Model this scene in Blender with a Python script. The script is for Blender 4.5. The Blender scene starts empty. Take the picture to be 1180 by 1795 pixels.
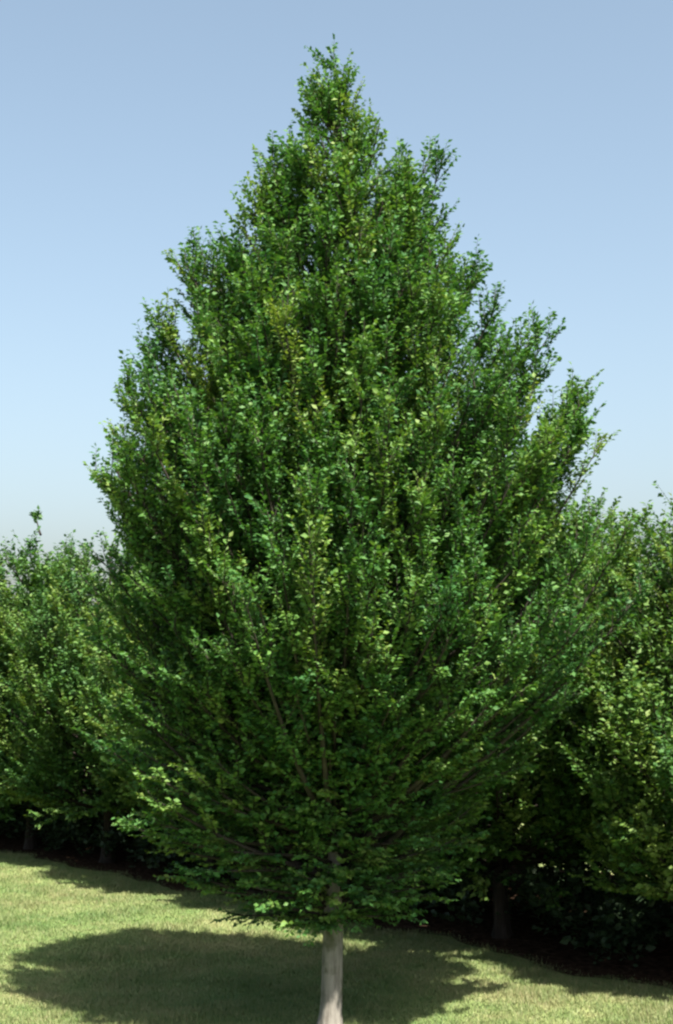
import bpy, math
import numpy as np

# ---------------------------------------------------------------- camera, sky, sun, exposure
scene = bpy.context.scene
col = scene.collection

cam_data = bpy.data.cameras.new('camera')
cam_data.sensor_fit = 'VERTICAL'
cam_data.sensor_height = 36.0
cam_data.sensor_width = 36.0
cam_data.lens = 50.0
cam_data.clip_end = 6000.0
cam = bpy.data.objects.new('camera', cam_data)
cam.location = (0.0, 0.0, 3.0)
cam.rotation_euler = (math.radians(90 + 6.1), 0, 0)
col.objects.link(cam)
scene.camera = cam

SUN_ELEV = math.radians(58.0)
SUN_AZ = math.atan2(0.43, -0.90)          # clockwise from +Y: the sun stands behind the camera, to the right
sun_dir = np.array([math.sin(SUN_AZ) * math.cos(SUN_ELEV), math.cos(SUN_AZ) * math.cos(SUN_ELEV), math.sin(SUN_ELEV)])

world = bpy.data.worlds.new('World')
scene.world = world
world.use_nodes = True
wn = world.node_tree
wn.nodes.clear()
w_out = wn.nodes.new('ShaderNodeOutputWorld')
w_bg = wn.nodes.new('ShaderNodeBackground')
w_sky = wn.nodes.new('ShaderNodeTexSky')
w_sky.sky_type = 'NISHITA'
w_sky.sun_disc = False
w_sky.sun_elevation = SUN_ELEV
w_sky.sun_rotation = SUN_AZ
w_sky.air_density = 1.0
w_sky.dust_density = 3.6
w_sky.ozone_density = 0.6
w_bg.inputs['Strength'].default_value = 0.0580
w_hsv = wn.nodes.new('ShaderNodeHueSaturation')      # summer haze: a paler blue all over the sky
w_hsv.inputs['Saturation'].default_value = 0.84
w_hsv.inputs['Hue'].default_value = 0.485
wn.links.new(w_sky.outputs[0], w_hsv.inputs['Color'])
wn.links.new(w_hsv.outputs[0], w_bg.inputs['Color'])
wn.links.new(w_bg.outputs[0], w_out.inputs['Surface'])

sun_data = bpy.data.lights.new('sun', 'SUN')
sun_data.energy = 5.0
sun_data.angle = math.radians(0.53)
sun_data.color = (1.0, 0.92, 0.77)
sun = bpy.data.objects.new('sun', sun_data)
zax = sun_dir
from mathutils import Vector
sun.rotation_euler = Vector(tuple(zax)).to_track_quat('Z', 'Y').to_euler()
sun.location = (8, -10, 18)
col.objects.link(sun)

scene.view_settings.view_transform = 'Standard'
scene.view_settings.look = 'None'
scene.view_settings.gamma = 1.0
scene.view_settings.exposure = 2.0
scene.view_settings.use_curve_mapping = False
scene.render.engine = 'CYCLES'
scene.cycles.use_denoising = True
scene.cycles.max_bounces = 8
scene.cycles.transmission_bounces = 4
scene.cycles.filter_width = 2.4

# ---------------------------------------------------------------- helpers
def nrm(v):
    return v / np.maximum(np.linalg.norm(v, axis=-1, keepdims=True), 1e-9)

def mesh_from(name, verts, faces_flat, nside, mat, tint=None, smooth=False):
    me = bpy.data.meshes.new(name)
    verts = np.asarray(verts, dtype=np.float32)
    faces_flat = np.asarray(faces_flat, dtype=np.int32).ravel()
    nf = len(faces_flat) // nside
    me.vertices.add(len(verts))
    me.vertices.foreach_set('co', verts.ravel())
    me.loops.add(len(faces_flat))
    me.loops.foreach_set('vertex_index', faces_flat)
    me.polygons.add(nf)
    me.polygons.foreach_set('loop_start', np.arange(0, nf * nside, nside, dtype=np.int32))
    me.polygons.foreach_set('loop_total', np.full(nf, nside, dtype=np.int32))
    if smooth:
        me.polygons.foreach_set('use_smooth', np.ones(nf, dtype=bool))
    if tint is not None:
        a = me.attributes.new('tint', 'FLOAT', 'POINT')
        a.data.foreach_set('value', np.asarray(tint, dtype=np.float32))
    me.update(calc_edges=True)
    me.materials.append(mat)
    return me

def link(name, me, parent=None, loc=None, **props):
    o = bpy.data.objects.new(name, me)
    col.objects.link(o)
    if parent is not None:
        o.parent = parent
    if loc is not None:
        o.location = loc
    for k, v in props.items():
        o[k] = v
    return o

def tubes(paths, sides):
    """paths: list of (points Nx3, radii N). One vertex and quad list for all of them."""
    V, F, base = [], [], 0
    ang = np.linspace(0, 2 * math.pi, sides, endpoint=False)
    ca, sa = np.cos(ang), np.sin(ang)
    for P, R in paths:
        P = np.asarray(P, float); R = np.asarray(R, float)
        n = len(P)
        T = nrm(np.gradient(P, axis=0))
        ref = np.array([0.0, 0.0, 1.0]) if abs(T[0, 2]) < 0.8 else np.array([1.0, 0.0, 0.0])
        A = nrm(np.cross(T, ref)); B = np.cross(T, A)
        ring = P[:, None, :] + R[:, None, None] * (A[:, None, :] * ca[None, :, None] + B[:, None, :] * sa[None, :, None])
        V.append(ring.reshape(-1, 3))
        i = np.arange(n - 1)[:, None] * sides
        j = np.arange(sides)[None, :]; j2 = (j + 1) % sides
        F.append((base + np.stack([i + j, i + j2, i + sides + j2, i + sides + j], -1)).reshape(-1, 4))
        base += n * sides
    return np.concatenate(V), np.concatenate(F)

# ---------------------------------------------------------------- materials
def new_mat(name):
    m = bpy.data.materials.new(name)
    m.use_nodes = True
    nt = m.node_tree
    nt.nodes.clear()
    return m, nt, nt.nodes, nt.links

def ramp(nodes, stops):
    r = nodes.new('ShaderNodeValToRGB')
    els = r.color_ramp.elements
    while len(els) < len(stops):
        els.new(0.5)
    for e, (p, c) in zip(els, stops):
        e.position = p
        e.color = (*c, 1.0)
    return r

def leaf_material(name, stops, trans=0.28, rough=0.60, spec=0.30):
    m, nt, N, L = new_mat(name)
    out = N.new('ShaderNodeOutputMaterial')
    att = N.new('ShaderNodeAttribute'); att.attribute_name = 'tint'
    rp = ramp(N, stops)
    L.new(att.outputs['Fac'], rp.inputs['Fac'])
    p = N.new('ShaderNodeBsdfPrincipled')
    p.inputs['Roughness'].default_value = rough
    p.inputs['Specular IOR Level'].default_value = spec
    L.new(rp.outputs['Color'], p.inputs['Base Color'])
    t = N.new('ShaderNodeBsdfTranslucent')
    g = N.new('ShaderNodeMix'); g.data_type = 'RGBA'; g.blend_type = 'MULTIPLY'
    g.inputs['Factor'].default_value = 1.0
    L.new(rp.outputs['Color'], g.inputs['A'])
    g.inputs['B'].default_value = (1.35, 1.3, 0.55, 1)
    L.new(g.outputs['Result'], t.inputs['Color'])
    mx = N.new('ShaderNodeMixShader'); mx.inputs['Fac'].default_value = trans
    L.new(p.outputs[0], mx.inputs[1]); L.new(t.outputs[0], mx.inputs[2])
    L.new(mx.outputs[0], out.inputs['Surface'])
    return m

MAT_LEAF = leaf_material('hornbeam_leaf', [(0.0, (0.0256, 0.0899, 0.0248)), (0.45, (0.0471, 0.1251, 0.0267)),
                                           (0.8, (0.0855, 0.1613, 0.0329)), (1.0, (0.1283, 0.1906, 0.0464))])
MAT_LEAF_ROW = leaf_material('row_leaf', [(0.0, (0.0237, 0.0762, 0.0206)), (0.45, (0.0449, 0.1133, 0.0248)),
                                          (0.8, (0.0813, 0.1487, 0.0310)), (1.0, (0.1177, 0.1760, 0.0433))])

MAT_SHADE_LEAF = leaf_material('shade_dark_leaf', [(0.0, (0.010, 0.024, 0.010)), (0.5, (0.014, 0.032, 0.012)), (1.0, (0.022, 0.044, 0.016))], trans=0.12)  # leaf colour darkened to stand in for deep shade under the row

def bark_material(name, c0, c1, c2):
    m, nt, N, L = new_mat(name)
    out = N.new('ShaderNodeOutputMaterial')
    p = N.new('ShaderNodeBsdfPrincipled'); p.inputs['Roughness'].default_value = 0.85
    p.inputs['Specular IOR Level'].default_value = 0.2
    tc = N.new('ShaderNodeTexCoord')
    mp = N.new('ShaderNodeMapping'); mp.inputs['Scale'].default_value = (9, 9, 1.6)
    L.new(tc.outputs['Object'], mp.inputs['Vector'])
    n1 = N.new('ShaderNodeTexNoise'); n1.inputs['Scale'].default_value = 2.2; n1.inputs['Detail'].default_value = 7
    n1.inputs['Roughness'].default_value = 0.65
    L.new(mp.outputs[0], n1.inputs['Vector'])
    rp = ramp(N, [(0.28, c0), (0.5, c1), (0.75, c2)])
    L.new(n1.outputs['Fac'], rp.inputs['Fac'])
    n2 = N.new('ShaderNodeTexNoise'); n2.inputs['Scale'].default_value = 6.5; n2.inputs['Detail'].default_value = 5
    L.new(tc.outputs['Object'], n2.inputs['Vector'])
    lich = ramp(N, [(0.52, (0.0000, 0.0000, 0.0000)), (0.66, (1.0, 1.0, 1.0))])       # lichen and stain blotches
    L.new(n2.outputs['Fac'], lich.inputs['Fac'])
    mxc = N.new('ShaderNodeMix'); mxc.data_type = 'RGBA'
    L.new(lich.outputs['Color'], mxc.inputs['Factor'])
    L.new(rp.outputs['Color'], mxc.inputs['A'])
    mxc.inputs['B'].default_value = (c0[0] * 0.8, c0[1] * 0.95, c0[2] * 0.7, 1)
    L.new(mxc.outputs['Result'], p.inputs['Base Color'])
    b = N.new('ShaderNodeBump'); b.inputs['Strength'].default_value = 0.9; b.inputs['Distance'].default_value = 0.02
    L.new(n1.outputs['Fac'], b.inputs['Height'])
    L.new(b.outputs[0], p.inputs['Normal'])
    L.new(p.outputs[0], out.inputs['Surface'])
    return m

MAT_BARK = bark_material('pale_grey_bark', (0.0747, 0.0673, 0.0588), (0.1497, 0.1419, 0.1301), (0.2022, 0.1941, 0.1803))
MAT_TWIG = bark_material('twig_bark', (0.0168, 0.0151, 0.0122), (0.0291, 0.0255, 0.0207), (0.0504, 0.0464, 0.0403))
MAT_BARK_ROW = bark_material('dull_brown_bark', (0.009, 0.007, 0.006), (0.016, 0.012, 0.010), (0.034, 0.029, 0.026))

def lawn_nodes(N, L, tint):
    """colour of the lawn: green turf with dry straw patches, by place on the ground"""
    geo = N.new('ShaderNodeNewGeometry')
    n1 = N.new('ShaderNodeTexNoise'); n1.inputs['Scale'].default_value = 0.42; n1.inputs['Detail'].default_value = 4
    n1.inputs['Roughness'].default_value = 0.6
    n2 = N.new('ShaderNodeTexNoise'); n2.inputs['Scale'].default_value = 3.1; n2.inputs['Detail'].default_value = 5
    L.new(geo.outputs['Position'], n1.inputs['Vector']); L.new(geo.outputs['Position'], n2.inputs['Vector'])
    a = N.new('ShaderNodeMath'); a.operation = 'MULTIPLY_ADD'; a.inputs[1].default_value = 0.55
    L.new(n2.outputs['Fac'], a.inputs[0])
    b = N.new('ShaderNodeMath'); b.operation = 'MULTIPLY'; b.inputs[1].default_value = 0.75
    L.new(n1.outputs['Fac'], b.inputs[0]); L.new(b.outputs[0], a.inputs[2])
    last = a
    if tint:
        att = N.new('ShaderNodeAttribute'); att.attribute_name = 'tint'
        c = N.new('ShaderNodeMath'); c.operation = 'MULTIPLY_ADD'; c.inputs[1].default_value = 0.45
        L.new(att.outputs['Fac'], c.inputs[0])
        s = N.new('ShaderNodeMath'); s.operation = 'SUBTRACT'; s.inputs[1].default_value = 0.22
        L.new(a.outputs[0], s.inputs[0]); L.new(s.outputs[0], c.inputs[2])
        last = c
    rp = ramp(N, [(0.28, (0.0546, 0.1192, 0.0336)), (0.50, (0.0980, 0.1574, 0.0504)),
                  (0.70, (0.1471, 0.1844, 0.0738)), (0.95, (0.2231, 0.2176, 0.1118))])
    L.new(last.outputs[0], rp.inputs['Fac'])
    return rp, n2

def make_lawn_mats():
    m, nt, N, L = new_mat('turf_ground')
    out = N.new('ShaderNodeOutputMaterial'); p = N.new('ShaderNodeBsdfPrincipled')
    p.inputs['Roughness'].default_value = 0.95; p.inputs['Specular IOR Level'].default_value = 0.1
    rp, n2 = lawn_nodes(N, L, False)
    L.new(rp.outputs['Color'], p.inputs['Base Color'])
    b = N.new('ShaderNodeBump'); b.inputs['Strength'].default_value = 0.5; b.inputs['Distance'].default_value = 0.03
    L.new(n2.outputs['Fac'], b.inputs['Height']); L.new(b.outputs[0], p.inputs['Normal'])
    L.new(p.outputs[0], out.inputs['Surface'])
    g, nt, N, L = new_mat('grass_blade')
    out = N.new('ShaderNodeOutputMaterial'); p = N.new('ShaderNodeBsdfPrincipled')
    p.inputs['Roughness'].default_value = 0.55; p.inputs['Specular IOR Level'].default_value = 0.3
    rp, n2 = lawn_nodes(N, L, True)
    L.new(rp.outputs['Color'], p.inputs['Base Color'])
    t = N.new('ShaderNodeBsdfTranslucent'); L.new(rp.outputs['Color'], t.inputs['Color'])
    mx = N.new('ShaderNodeMixShader'); mx.inputs['Fac'].default_value = 0.35
    L.new(p.outputs[0], mx.inputs[1]); L.new(t.outputs[0], mx.inputs[2])
    L.new(mx.outputs[0], out.inputs['Surface'])
    return m, g
MAT_TURF, MAT_BLADE = make_lawn_mats()

def shade_strip_material():
    m, nt, N, L = new_mat('painted_shade_ground')  # near-black ground colour that paints the shade beneath the row
    out = N.new('ShaderNodeOutputMaterial'); p = N.new('ShaderNodeBsdfPrincipled')
    p.inputs['Roughness'].default_value = 0.95; p.inputs['Specular IOR Level'].default_value = 0.0
    geo = N.new('ShaderNodeNewGeometry')
    n = N.new('ShaderNodeTexNoise'); n.inputs['Scale'].default_value = 14; n.inputs['Detail'].default_value = 8
    L.new(geo.outputs['Position'], n.inputs['Vector'])
    rp = ramp(N, [(0.3, (0.012, 0.008, 0.006)), (0.55, (0.03, 0.02, 0.014)), (0.8, (0.06, 0.042, 0.03))])
    L.new(n.outputs['Fac'], rp.inputs['Fac']); L.new(rp.outputs['Color'], p.inputs['Base Color'])
    b = N.new('ShaderNodeBump'); b.inputs['Distance'].default_value = 0.04
    L.new(n.outputs['Fac'], b.inputs['Height']); L.new(b.outputs[0], p.inputs['Normal'])
    L.new(p.outputs[0], out.inputs['Surface'])
    return m
MAT_SHADE_GROUND = shade_strip_material()

# ---------------------------------------------------------------- setting: ground, dark strip painted as the row's shade, grass
def height(x, y):
    """gentle unevenness of the lawn, fading out far away"""
    f = np.exp(-((x * x + (y - 15) ** 2) / 60.0 ** 2))
    return f * (0.035 * np.sin(0.55 * x + 0.3 * y + 0.8) + 0.022 * np.sin(1.25 * x - 0.8 * y) + 0.012 * np.sin(2.3 * y + 1.1 * x))

ax = np.linspace(0, 24, 97)
far = 24 * (3000 / 24) ** (np.arange(1, 19) / 18.0)
half = np.concatenate([ax, far])
gx = np.concatenate([-half[:0:-1], half])
gy = gx + 15.0
GX, GY = np.meshgrid(gx, gy)
V = np.stack([GX, GY, height(GX, GY)], -1).reshape(-1, 3)
n = len(gx)
I, J = np.meshgrid(np.arange(n - 1), np.arange(n - 1), indexing='ij')
b0 = (I * n + J).ravel()
F = np.stack([b0, b0 + 1, b0 + n + 1, b0 + n], -1)
link('ground', mesh_from('ground', V, F, 4, MAT_TURF, smooth=True), kind='structure')

ROW_O = np.array([-4.32, 23.0])            # a point on the line of the row's trunks
ROW_D = np.array([0.66, -0.775]) / math.hypot(0.66, 0.775)
ROW_N = np.array([-ROW_D[1], ROW_D[0]])
if ROW_N[1] > 0:
    ROW_N = -ROW_N                        # points to the lawn side, toward the viewer

def strip_front(s):
    return 0.50 + 0.10 * np.sin(1.9 * s) + 0.06 * np.sin(4.7 * s + 1) + 0.03 * np.sin(11 * s)

S = np.linspace(-16, 22, 191)
U = np.linspace(0, 1, 12)
SS, UU = np.meshgrid(S, U)
W = strip_front(SS) + UU * (-4.6 - strip_front(SS))
BX = ROW_O[0] + ROW_D[0] * SS + ROW_N[0] * W
BY = ROW_O[1] + ROW_D[1] * SS + ROW_N[1] * W
dome = 0.012 + 0.05 * np.sin(np.pi * np.clip(UU, 0, 1)) ** 0.7 + 0.012 * np.sin(7 * SS + 9 * UU) * UU
V = np.stack([BX, BY, height(BX, BY) + dome], -1).reshape(-1, 3)
n = len(S)
I, J = np.meshgrid(np.arange(len(U) - 1), np.arange(n - 1), indexing='ij')
b0 = (I * n + J).ravel()
F = np.stack([b0, b0 + n, b0 + n + 1, b0 + 1], -1)
link('painted_shade_strip', mesh_from('painted_shade_strip', V, F, 4, MAT_SHADE_GROUND, smooth=True), kind='structure')  # added dark strip, the row's shade put into its colour

TREE_XY = np.array([-0.05, 12.0])

def build_grass():
    rng = np.random.default_rng(11)
    cnt = 420000
    y = 10.3 + 15.5 * rng.random(cnt * 2) ** 1.35
    x = (rng.random(cnt * 2) * 2 - 1) * (0.275 * y + 0.5)
    rel = np.stack([x - ROW_O[0], y - ROW_O[1]], -1)
    s = rel @ ROW_D; w = rel @ ROW_N
    keep = (w > strip_front(s) - 0.05 + 0.08 * rng.standard_normal(len(s)))
    x, y = x[keep][:cnt], y[keep][:cnt]
    k = len(x)
    dt = np.hypot(x - TREE_XY[0], y - TREE_XY[1])
    clump = 0.5 + 0.5 * np.sin(3.1 * x + 1.7 * np.sin(2.3 * y)) * np.sin(2.7 * y + 1.3 * np.sin(1.9 * x))
    L = (0.028 + 0.025 * rng.random(k)) * (0.75 + 0.7 * clump ** 2) * np.where(dt < 0.32, 1.9, 1.0)
    a = rng.random(k) * 2 * math.pi
    lean = 0.25 + 0.75 * rng.random(k)
    side = np.stack([np.cos(a), np.sin(a), np.zeros(k)], -1)
    fw = np.stack([-np.sin(a), np.cos(a), np.zeros(k)], -1)
    base = np.stack([x, y, height(x, y) - 0.004], -1)
    wd = (0.0035 + 0.0025 * rng.random(k))[:, None]
    up = np.array([0, 0, 1.0])
    tip = base + fw * (L * lean)[:, None] + up * (L * np.sqrt(np.maximum(1.15 - lean ** 2, 0.12)))[:, None]
    V = np.stack([base - side * wd, base + side * wd, tip], 1).reshape(-1, 3)
    tint = np.repeat(np.clip(0.5 + 0.25 * rng.standard_normal(k), 0, 1), 3)
    F = np.arange(3 * k)
    link('grass', mesh_from('grass', V, F, 3, MAT_BLADE, tint), kind='stuff')
build_grass()

# ---------------------------------------------------------------- trees
def bezier(p0, p1, p2, n):
    t = np.linspace(0, 1, n)[:, None]
    return (1 - t) ** 2 * p0 + 2 * t * (1 - t) * p1 + t ** 2 * p2

def at_path(P, t):
    f = np.clip(t, 0, 1) * (len(P) - 1)
    i = np.minimum(f.astype(int), len(P) - 2)
    u = (f - i)[:, None]
    return P[i] * (1 - u) + P[i + 1] * u, nrm(P[i + 1] - P[i])

def foliage(rng, limbs, per_m, twig_len, leaves_per_twig, leaf_len, fold4):
    """Twigs along every limb and leaves along every twig. limbs: list of dicts path, tint, start, flat."""
    TP0, TDIR, TLEN, TT, TFL = [], [], [], [], []
    for lb in limbs:
        P = lb['path']
        ln = np.linalg.norm(np.diff(P, axis=0), axis=1).sum()
        k = max(6, int(ln * (1 - lb['start']) * per_m * lb.get('dens', 1.0)))
        t = lb['start'] + (1.02 - lb['start']) * rng.random(k) ** 0.85
        p, d = at_path(P, t)
        r = nrm(rng.standard_normal((k, 3)))
        r = nrm(r - (r * d).sum(1, keepdims=True) * d)
        up = np.array([0, 0, 1.0])
        flat = lb['flat']
        r[:, 2] *= (1 - 0.75 * flat)
        ahead = 0.55 + 0.55 * t[:, None]
        dirs = nrm(d * ahead + r * 0.95 + up * (0.42 * (1 - flat) - 0.05 * flat))
        TP0.append(p); TDIR.append(dirs)
        TLEN.append(twig_len * (0.55 + 0.75 * rng.random(k)) * (1.15 - 0.5 * t) * lb.get('spread', 1.0))
        TT.append(np.full(k, lb['tint']))
        TFL.append(np.full(k, flat))
    p0 = np.concatenate(TP0); d = np.concatenate(TDIR); tl = np.concatenate(TLEN)
    tt = np.concatenate(TT) + 0.10 * rng.standard_normal(len(p0)); fl = np.concatenate(TFL)
    nt_ = len(p0)
    # twig bend: shoots turn up
    upb = np.array([0, 0, 1.0]) * (0.30 * (1 - fl))[:, None] * tl[:, None]
    def tw(u):
        return p0[:, None] + d[:, None] * (tl[:, None] * u)[..., None] + upb[:, None] * (u ** 2)[..., None]
    u3 = np.array([0.0, 0.5, 1.0])[None].repeat(nt_, 0)
    tp = tw(u3)
    # twig ribbons: three-sided thin tubes
    r0 = np.array([0.0048, 0.0032, 0.0012])
    ref = nrm(np.cross(d, np.array([0.31, 0.17, 0.93])))
    ref2 = np.cross(d, ref)
    tri = np.stack([ref, -0.5 * ref + 0.866 * ref2, -0.5 * ref - 0.866 * ref2], 1)
    TV = (tp[:, :, None, :] + r0[None, :, None, None] * tri[:, None, :, :]).reshape(-1, 3)
    b = (np.arange(nt_) * 9)[:, None, None]
    ii = np.array([[0, 1, 4, 3], [1, 2, 5, 4], [2, 0, 3, 5], [3, 4, 7, 6], [4, 5, 8, 7], [5, 3, 6, 8]])[None]
    TF = (b + ii).reshape(-1, 4)
    # leaves
    m = leaves_per_twig
    u = (np.arange(m)[None] + rng.random((nt_, m))) / m
    u = 0.08 + 0.95 * u
    lp = tw(u).reshape(-1, 3)
    dd = np.repeat(d, m, 0)
    k = len(lp)
    alt = np.where(np.arange(k) % 2 == 0, 1.0, -1.0)[:, None]
    upv = np.array([0, 0, 1.0])
    side = nrm(np.cross(dd, upv) + 0.15 * rng.standard_normal((k, 3)))
    ldir = nrm(dd * 0.75 + side * alt * (0.8 + 0.3 * rng.random((k, 1))) + 0.28 * rng.standard_normal((k, 3)) - upv * 0.10)
    nor = nrm(upv * 0.75 + 0.45 * rng.standard_normal((k, 3)) + dd * 0.1)
    wv = nrm(np.cross(ldir, nor)); nv = np.cross(wv, ldir)
    ll = (leaf_len * (0.5 + 0.95 * rng.random(k)))[:, None]
    ww = ll * (0.29 + 0.07 * rng.random((k, 1)))
    base = lp + ldir * 0.008
    tip = base + ldir * ll - nv * ll * 0.10
    lm = base + ldir * ll * 0.45 + wv * ww + nv * ll * 0.07
    rm = base + ldir * ll * 0.45 - wv * ww + nv * ll * 0.07
    tint = np.clip(np.repeat(tt, m) + 0.13 * rng.standard_normal(k), 0, 1)
    if fold4:
        mid = base + ldir * ll * 0.47 - nv * ll * 0.035
        LV = np.stack([base, lm, tip, rm, mid], 1).reshape(-1, 3)
        q = (np.arange(k) * 5)[:, None, None]
        LF = (q + np.array([[0, 4, 1], [1, 4, 2], [2, 4, 3], [3, 4, 0]])[None]).reshape(-1, 3)
        LT = np.repeat(tint, 5)
    else:
        LV = np.stack([base, lm, tip, rm], 1).reshape(-1, 3)
        q = (np.arange(k) * 4)[:, None, None]
        LF = (q + np.array([[0, 2, 1], [0, 3, 2]])[None]).reshape(-1, 3)
        LT = np.repeat(tint, 4)
    return (TV, TF), (LV, LF, LT)

def trunk_mesh(name, rng, top, r_base, mat, lean=(0, 0), sides=18):
    z = np.concatenate([np.array([-0.12, -0.03, 0.03, 0.09, 0.18, 0.32, 0.5, 0.75, 1.0]), np.linspace(1.4, top, 12)])
    r = r_base * (1 - 0.93 * np.clip(z / top, 0, 1) ** 0.9) * (1 + 0.42 * np.exp(-np.maximum(z, 0) / 0.06))
    bend = np.stack([0.03 * np.sin(z * 1.1) + lean[0] * (z / top) ** 2, 0.03 * np.sin(z * 0.9 + 1) - 0.025 + lean[1] * (z / top) ** 2, z], -1)
    V, F = tubes([(bend, r)], sides)
    # low flutes in the trunk, stronger at the root flare
    rings = V.reshape(len(z), sides, 3)
    ang = np.linspace(0, 2 * math.pi, sides, endpoint=False)
    fl = 1 + (0.05 + 0.13 * np.exp(-np.maximum(z, 0) / 0.16))[:, None] * np.sin(5 * ang + 0.7)[None] * 0.8 + 0.025 * rng.standard_normal((len(z), sides))
    rings = bend[:, None] + (rings - bend[:, None]) * fl[..., None]
    return mesh_from(name, rings.reshape(-1, 3), F, 4, mat, smooth=True), bend

# outline of the big tree, metres: height, reach to the left, reach to the right of the trunk line
PROFILE = np.array([(8.12, -0.02, 0.05), (8.00, -0.12, 0.14), (7.85, -0.22, 0.20), (7.65, -0.34, 0.28), (7.48, -0.46, 0.45), (7.32, -0.55, 0.68),
    (7.17, -0.64, 0.84), (6.95, -0.74, 0.96), (6.76, -0.84, 1.06), (6.60, -1.00, 1.12), (6.40, -1.18, 1.26), (6.15, -1.34, 1.42),
    (5.95, -1.46, 1.58), (5.65, -1.60, 1.78), (5.35, -1.76, 1.98), (5.01, -1.92, 2.28), (4.76, -1.98, 2.40), (4.27, -2.06, 2.52),
    (3.79, -2.08, 2.54), (3.31, -2.06, 2.48), (2.83, -2.04, 2.44), (2.36, -1.94, 2.20), (1.89, -1.74, 1.90), (1.42, -1.46, 1.50),
    (1.15, -1.15, 1.18), (0.80, -0.75, 0.8)])[::-1]

def big_radius(theta, z):
    l = -np.interp(z, PROFILE[:, 0], PROFILE[:, 1])
    r = np.interp(z, PROFILE[:, 0], PROFILE[:, 2])
    c = np.cos(theta)
    under = np.interp(z, [0.8, 1.9, 2.9, 3.5, 4.2], [0.30, 0.40, 0.88, 1.09, 1.03])      # undercut low down on the sunny side
    face = max(0.0, math.cos(theta + math.radians(66))) ** 0.95
    return (r * (0.5 + 0.5 * c) + l * (0.5 - 0.5 * c)) * (1 - (1 - under) * face)

def limb_path(bend, tip, slope, n=8, zmin=0.95):
    rad = math.hypot(tip[0], tip[1])
    z0 = max(zmin, tip[2] - rad * slope)
    z0 = min(z0, max(tip[2] - 0.05, min(zmin, 0.97)))
    p0 = np.array([np.interp(z0, bend[:, 2], bend[:, 0]), np.interp(z0, bend[:, 2], bend[:, 1]), z0])
    mid = p0 + (tip - p0) * np.array([0.62, 0.62, 0.42])
    return bezier(p0, mid, tip, n)

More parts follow.
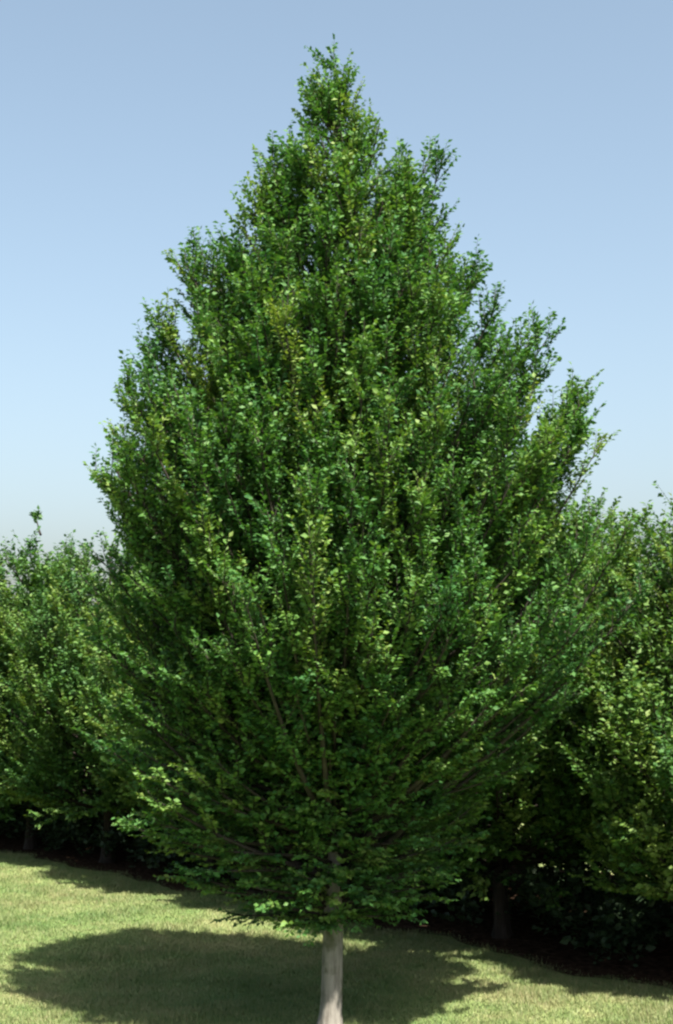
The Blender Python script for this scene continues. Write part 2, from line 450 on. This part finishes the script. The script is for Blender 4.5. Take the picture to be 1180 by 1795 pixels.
def build_big_tree():
    rng = np.random.default_rng(5)
    root = bpy.data.objects.new('pyramidal_tree', None)
    col.objects.link(root)
    root.location = (TREE_XY[0], TREE_XY[1], float(height(TREE_XY[0], TREE_XY[1])))
    root['label'] = 'tall dense pyramidal green tree with pale grey trunk standing alone on the lawn'
    root['category'] = 'tree'
    tm, bend = trunk_mesh('trunk', rng, 7.7, 0.094, MAT_BARK, lean=(0.06, 0))
    link('trunk', tm, root)
    limbs = []
    def add(tip, slope, start=0.3, tint=None, dens=1.0, spread=1.0, flat=None, zmin=0.95):
        tip = np.array(tip, float)
        fl = np.clip((3.4 - tip[2]) / 1.5, 0, 1) if flat is None else flat
        limbs.append(dict(path=limb_path(bend, tip, slope, zmin=zmin), start=start, flat=float(fl), dens=dens, spread=spread,
                          tint=float(np.clip(0.42 + 0.20 * rng.standard_normal(), 0.05, 0.9)) if tint is None else tint))
    N = 690
    # tips spread over the crown by surface area, golden angle round the trunk
    zs = np.linspace(0.80, 8.2, 400)
    wgt = np.array([big_radius(0.0, z) + big_radius(math.pi, z) for z in zs]) + 0.75
    cdf = np.cumsum(wgt); cdf /= cdf[-1]
    for i in range(N):
        z = float(np.interp((i + 0.5) / N, cdf, zs)) + 0.10 * rng.standard_normal()
        th = i * 2.399963 + 0.25 * rng.standard_normal()
        z = min(max(z, 0.95), 7.95)
        R = big_radius(th, z)
        R *= 1 - (0.28 if math.sin(th) > 0 else 0.20) * abs(math.sin(th))        # a little shallower than wide
        wob = 1.0 if z < 5 else 0.35
        lump = 1 + wob * ( 0.06 * math.sin(3 * th + 1.9 * z) + 0.045 * math.sin(5 * th - 2.7 * z + 1))
        r = max(0.02, R * lump * (0.86 + 0.15 * rng.random()) - 0.04)
        slope = 0.02 + 1.33 * min(1, max(0, (z - 0.9) / 4.4)) + 0.10 * rng.standard_normal()
        add((r * math.cos(th), r * math.sin(th), z), slope, start=0.46 if z > 3.6 else 0.22, zmin=0.95 + (0.55 * rng.random() if z > 1.3 else 0),
            dens=0.55 if z < 1.7 else 0.75 if z < 2.4 else 0.8 if z < 3.6 else (1.3 if z > 5.6 else 1.0))
    for i in range(150):                  # inner boughs that close the crown behind its outer shoots
        z = float(np.interp((i + 0.5) / 150, cdf, zs))
        th = i * 2.399963 + 1.1
        z = min(max(z, 1.3), 7.7)
        r = big_radius(th, z) * (1 - 0.18 * abs(math.sin(th))) * (0.42 + 0.30 * rng.random())
        add((r * math.cos(th), r * math.sin(th), z), 0.7 + 0.9 * min(1, (z - 1.3) / 4.0), start=0.25, zmin=1.0 + 0.6 * rng.random(), spread=1.15, dens=0.75)
    for i in range(70):                   # short shaded sprays low round the trunk
        th = i * 2.399963 + 0.4
        z = 0.98 + 1.8 * ((i + 0.5) / 70)
        r = min(0.35 + 0.35 * rng.random() + 0.12 * (z - 0.8), max(0.18, 0.5 * (z - 0.55)))
        add((r * math.cos(th), r * math.sin(th), z), 0.25, start=0.15, zmin=0.92 + 0.1 * rng.random(), flat=0.9, dens=0.8)
    # strong leaders and side plumes that break the outline
    for tip, sl in (((0.02, 0.0, 8.24), 3.0), ((0.12, -0.05, 8.0), 3.0), ((-0.10, 0.08, 7.9), 3.0), ((0.02, -0.12, 7.8), 3.0), ((0.42, -0.25, 7.62), 2.2),
                    ((0.88, 0.1, 7.50), 1.8), ((0.95, -0.25, 7.25), 1.8), ((0.62, 0.35, 7.45), 1.9), ((-1.18, 0.0, 6.55), 1.3),
                    ((-1.30, -0.1, 6.42), 1.2), ((-1.22, -0.35, 6.35), 1.2), ((-1.76, 0.0, 5.2), 0.9), ((-1.70, -0.4, 5.3), 0.9),
                    ((1.86, 0.0, 5.80), 1.1), ((1.75, -0.3, 5.8), 1.1), ((2.08, -0.1, 5.3), 1.0), ((2.16, 0.3, 5.0), 1.0),
                    ((2.02, -0.6, 5.1), 1.0), ((-1.98, -0.2, 4.6), 0.8), ((-0.5, -0.1, 7.3), 2.0), ((-0.66, 0.15, 7.05), 1.9)):
        add(tip, sl, start=0.35, spread=0.85)
    low = sorted(limbs, key=lambda l: l['path'][0][2])[:30]
    joined = []
    for lb in limbs:
        P = lb['path']
        ln = np.linalg.norm(P[-1] - P[0])
        R = np.linspace(min(0.034, 0.010 + 0.010 * ln), 0.004, len(P))
        if any(lb is q for q in low):
            v, f = tubes([(P, R)], 7)
            link('limb', mesh_from('limb', v, f, 4, MAT_TWIG, smooth=True), root)
        else:
            joined.append((P, R))
    v, f = tubes(joined, 5)
    link('upper_branches', mesh_from('upper_branches', v, f, 4, MAT_TWIG, smooth=True), root, kind='stuff')
    (tv, tf), (lv, lf, lt) = foliage(rng, limbs, 24, 0.32, 23, 0.043, False)
    link('twigs', mesh_from('twigs', tv, tf, 4, MAT_TWIG), root, kind='stuff')
    link('crown', mesh_from('crown', lv, lf, 3, MAT_LEAF, lt), root, kind='stuff')
    print('big tree limbs', len(limbs), 'leaves', len(lf) // 2)
build_big_tree()

def row_variant(seed, top, rad, tall, hue, low_z, leaf):
    """meshes of one row tree: trunk, low limbs, joined branches, twigs, crown"""
    rng = np.random.default_rng(seed)
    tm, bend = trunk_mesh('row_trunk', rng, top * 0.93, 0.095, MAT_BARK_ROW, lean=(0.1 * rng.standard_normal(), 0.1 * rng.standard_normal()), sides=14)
    limbs = []
    N = 170
    for i in range(N):
        f = (i + 0.5) / N
        z = low_z + (top - low_z - 0.1) * (1 - (1 - f) ** 0.8)
        h = max(0.0, (z - 0.7) / (top - 0.7))
        th = i * 2.399963 + 0.3 * rng.standard_normal()
        R = rad * (np.interp(h, [0, 0.12, 0.35, 0.6, 0.8, 0.92, 1], [0.55, 0.80, 1.0, 0.93, 0.70, 0.44, 0.08]))
        R *= 1 + 0.10 * math.sin(2 * th + 1.7 * z + seed) + 0.07 * math.sin(5 * th - 2 * z)
        r = max(0.03, R * (0.78 + 0.18 * rng.random()))
        tip = np.array([r * math.cos(th), r * math.sin(th), z + 0.08 * rng.standard_normal()])
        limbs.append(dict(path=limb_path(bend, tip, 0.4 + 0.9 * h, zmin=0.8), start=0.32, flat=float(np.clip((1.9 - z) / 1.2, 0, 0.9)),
                          tint=float(np.clip(hue + 0.2 * rng.standard_normal(), 0.05, 0.95)), spread=1.1,
                          dens=0.6 if z < 0.9 else 1.0))
    if tall is not None:
        limbs.append(dict(path=limb_path(bend, np.array(tall, float), 2.0), start=0.6, flat=0.0, tint=0.2, spread=0.45, dens=1.2))
    low = sorted(range(len(limbs)), key=lambda q: limbs[q]['path'][0][2])[:10]
    lm, joined = [], []
    for q, lb in enumerate(limbs):
        P = lb['path']; R = np.linspace(0.024, 0.004, len(P))
        if q in low:
            v, f = tubes([(P, R)], 6)
            lm.append(mesh_from('row_limb', v, f, 4, MAT_BARK_ROW, smooth=True))
        else:
            joined.append((P, R))
    v, f = tubes(joined, 4)
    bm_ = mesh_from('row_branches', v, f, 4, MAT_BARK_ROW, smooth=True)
    (tv, tf), (lv, lf, lt) = foliage(rng, limbs, 23, 0.40, 20, leaf, False)
    print('row variant leaves', len(lf) // 2)
    return tm, lm, bm_, mesh_from('row_twigs', tv, tf, 4, MAT_BARK_ROW), mesh_from('row_crown', lv, lf, 3, MAT_LEAF_ROW, lt)

VARIANTS = [row_variant(21, 5.15, 1.75, None, 0.66, 1.05, 0.062), row_variant(22, 5.0, 1.85, (0.12, 0.1, 5.5), 0.34, 0.55, 0.072), row_variant(23, 4.8, 1.75, None, 0.52, 0.75, 0.058)]
ROW = [  # place along the row, variant, turn, scale, label
    (12.1, 0, 0.4, 0.89, 'bushy light green tree at the right edge, nearest of the background row'),
    (9.43, 2, 2.0, 1.00, 'bushy background tree just right behind the pyramidal tree, dark beneath'),
    (6.73, 1, 4.1, 0.97, 'background tree hidden right behind the pyramidal tree trunk, only dark skirts showing'),
    (4.0, 0, 3.0, 0.98, 'background tree behind the left half of the pyramidal tree, low dark skirts showing'),
    (1.3, 2, 5.2, 1.04, 'bushy green background tree touching the left side of the pyramidal tree'),
    (-1.1, 1, 1.2, 1.00, 'rounded bushy tree near the left edge with one shoot above its top'),
    (-4.1, 0, 5.9, 1.02, 'farthest bushy tree of the background row, cut by the left edge'),
]
ROW = [(a, 0.0, b, c, d, e) for a, b, c, d, e in ROW]
BACK = 'bushy tree of the back row, glimpsed through gaps in the front row'
for i, sp in enumerate((10.9, 8.1, 5.4, 2.6, -0.2, -3.0, -5.8)):
    ROW.append((sp, -2.9 + 0.2 * math.sin(i * 2.1), (i * 2 + 1) % 3, 1.3 * i + 0.5, 0.92 + 0.05 * math.sin(i * 1.7), BACK))
for s, w, vi, turn, sc_, lab in ROW:
    px, py = ROW_O + ROW_D * s + ROW_N * w
    root = bpy.data.objects.new('row_tree', None)
    col.objects.link(root)
    root.location = (float(px), float(py), float(height(px, py)))
    root.rotation_euler = (0, 0, turn)
    root.scale = (sc_, sc_, sc_)
    root['label'] = lab
    root['category'] = 'tree'
    root['group'] = 'trees glimpsed in the back row' if w < 0 else 'bushy trees in the row behind the lawn'
    tm, lm, bm_, tw_, cr = VARIANTS[vi]
    link('trunk', tm, root)
    for q in lm:
        link('limb', q, root)
    link('upper_branches', bm_, root, kind='stuff')
    link('twigs', tw_, root, kind='stuff')
    link('crown', cr, root, kind='stuff')

# ---------------------------------------------------------------- added dark-leaved undergrowth that closes lit gaps behind the row's trunks
def build_shade_filler():
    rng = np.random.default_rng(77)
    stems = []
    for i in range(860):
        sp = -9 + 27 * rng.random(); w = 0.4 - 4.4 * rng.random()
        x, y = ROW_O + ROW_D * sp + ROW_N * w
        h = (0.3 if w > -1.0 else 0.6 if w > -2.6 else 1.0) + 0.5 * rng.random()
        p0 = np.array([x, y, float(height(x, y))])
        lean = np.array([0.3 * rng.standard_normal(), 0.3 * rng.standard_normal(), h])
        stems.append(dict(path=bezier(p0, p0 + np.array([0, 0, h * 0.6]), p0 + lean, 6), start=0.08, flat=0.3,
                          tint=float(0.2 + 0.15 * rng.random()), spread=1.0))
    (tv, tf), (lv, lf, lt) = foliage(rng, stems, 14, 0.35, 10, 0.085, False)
    o = link('shade_filler', mesh_from('shade_filler', lv, lf, 3, MAT_SHADE_LEAF, lt), kind='stuff')  # added foliage mass that blocks lit ground and keeps the row's foot dark
    o['label'] = 'added dark undergrowth in the shade behind the row of trees'
    o['category'] = 'shade_filler'
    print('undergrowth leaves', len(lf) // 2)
build_shade_filler()
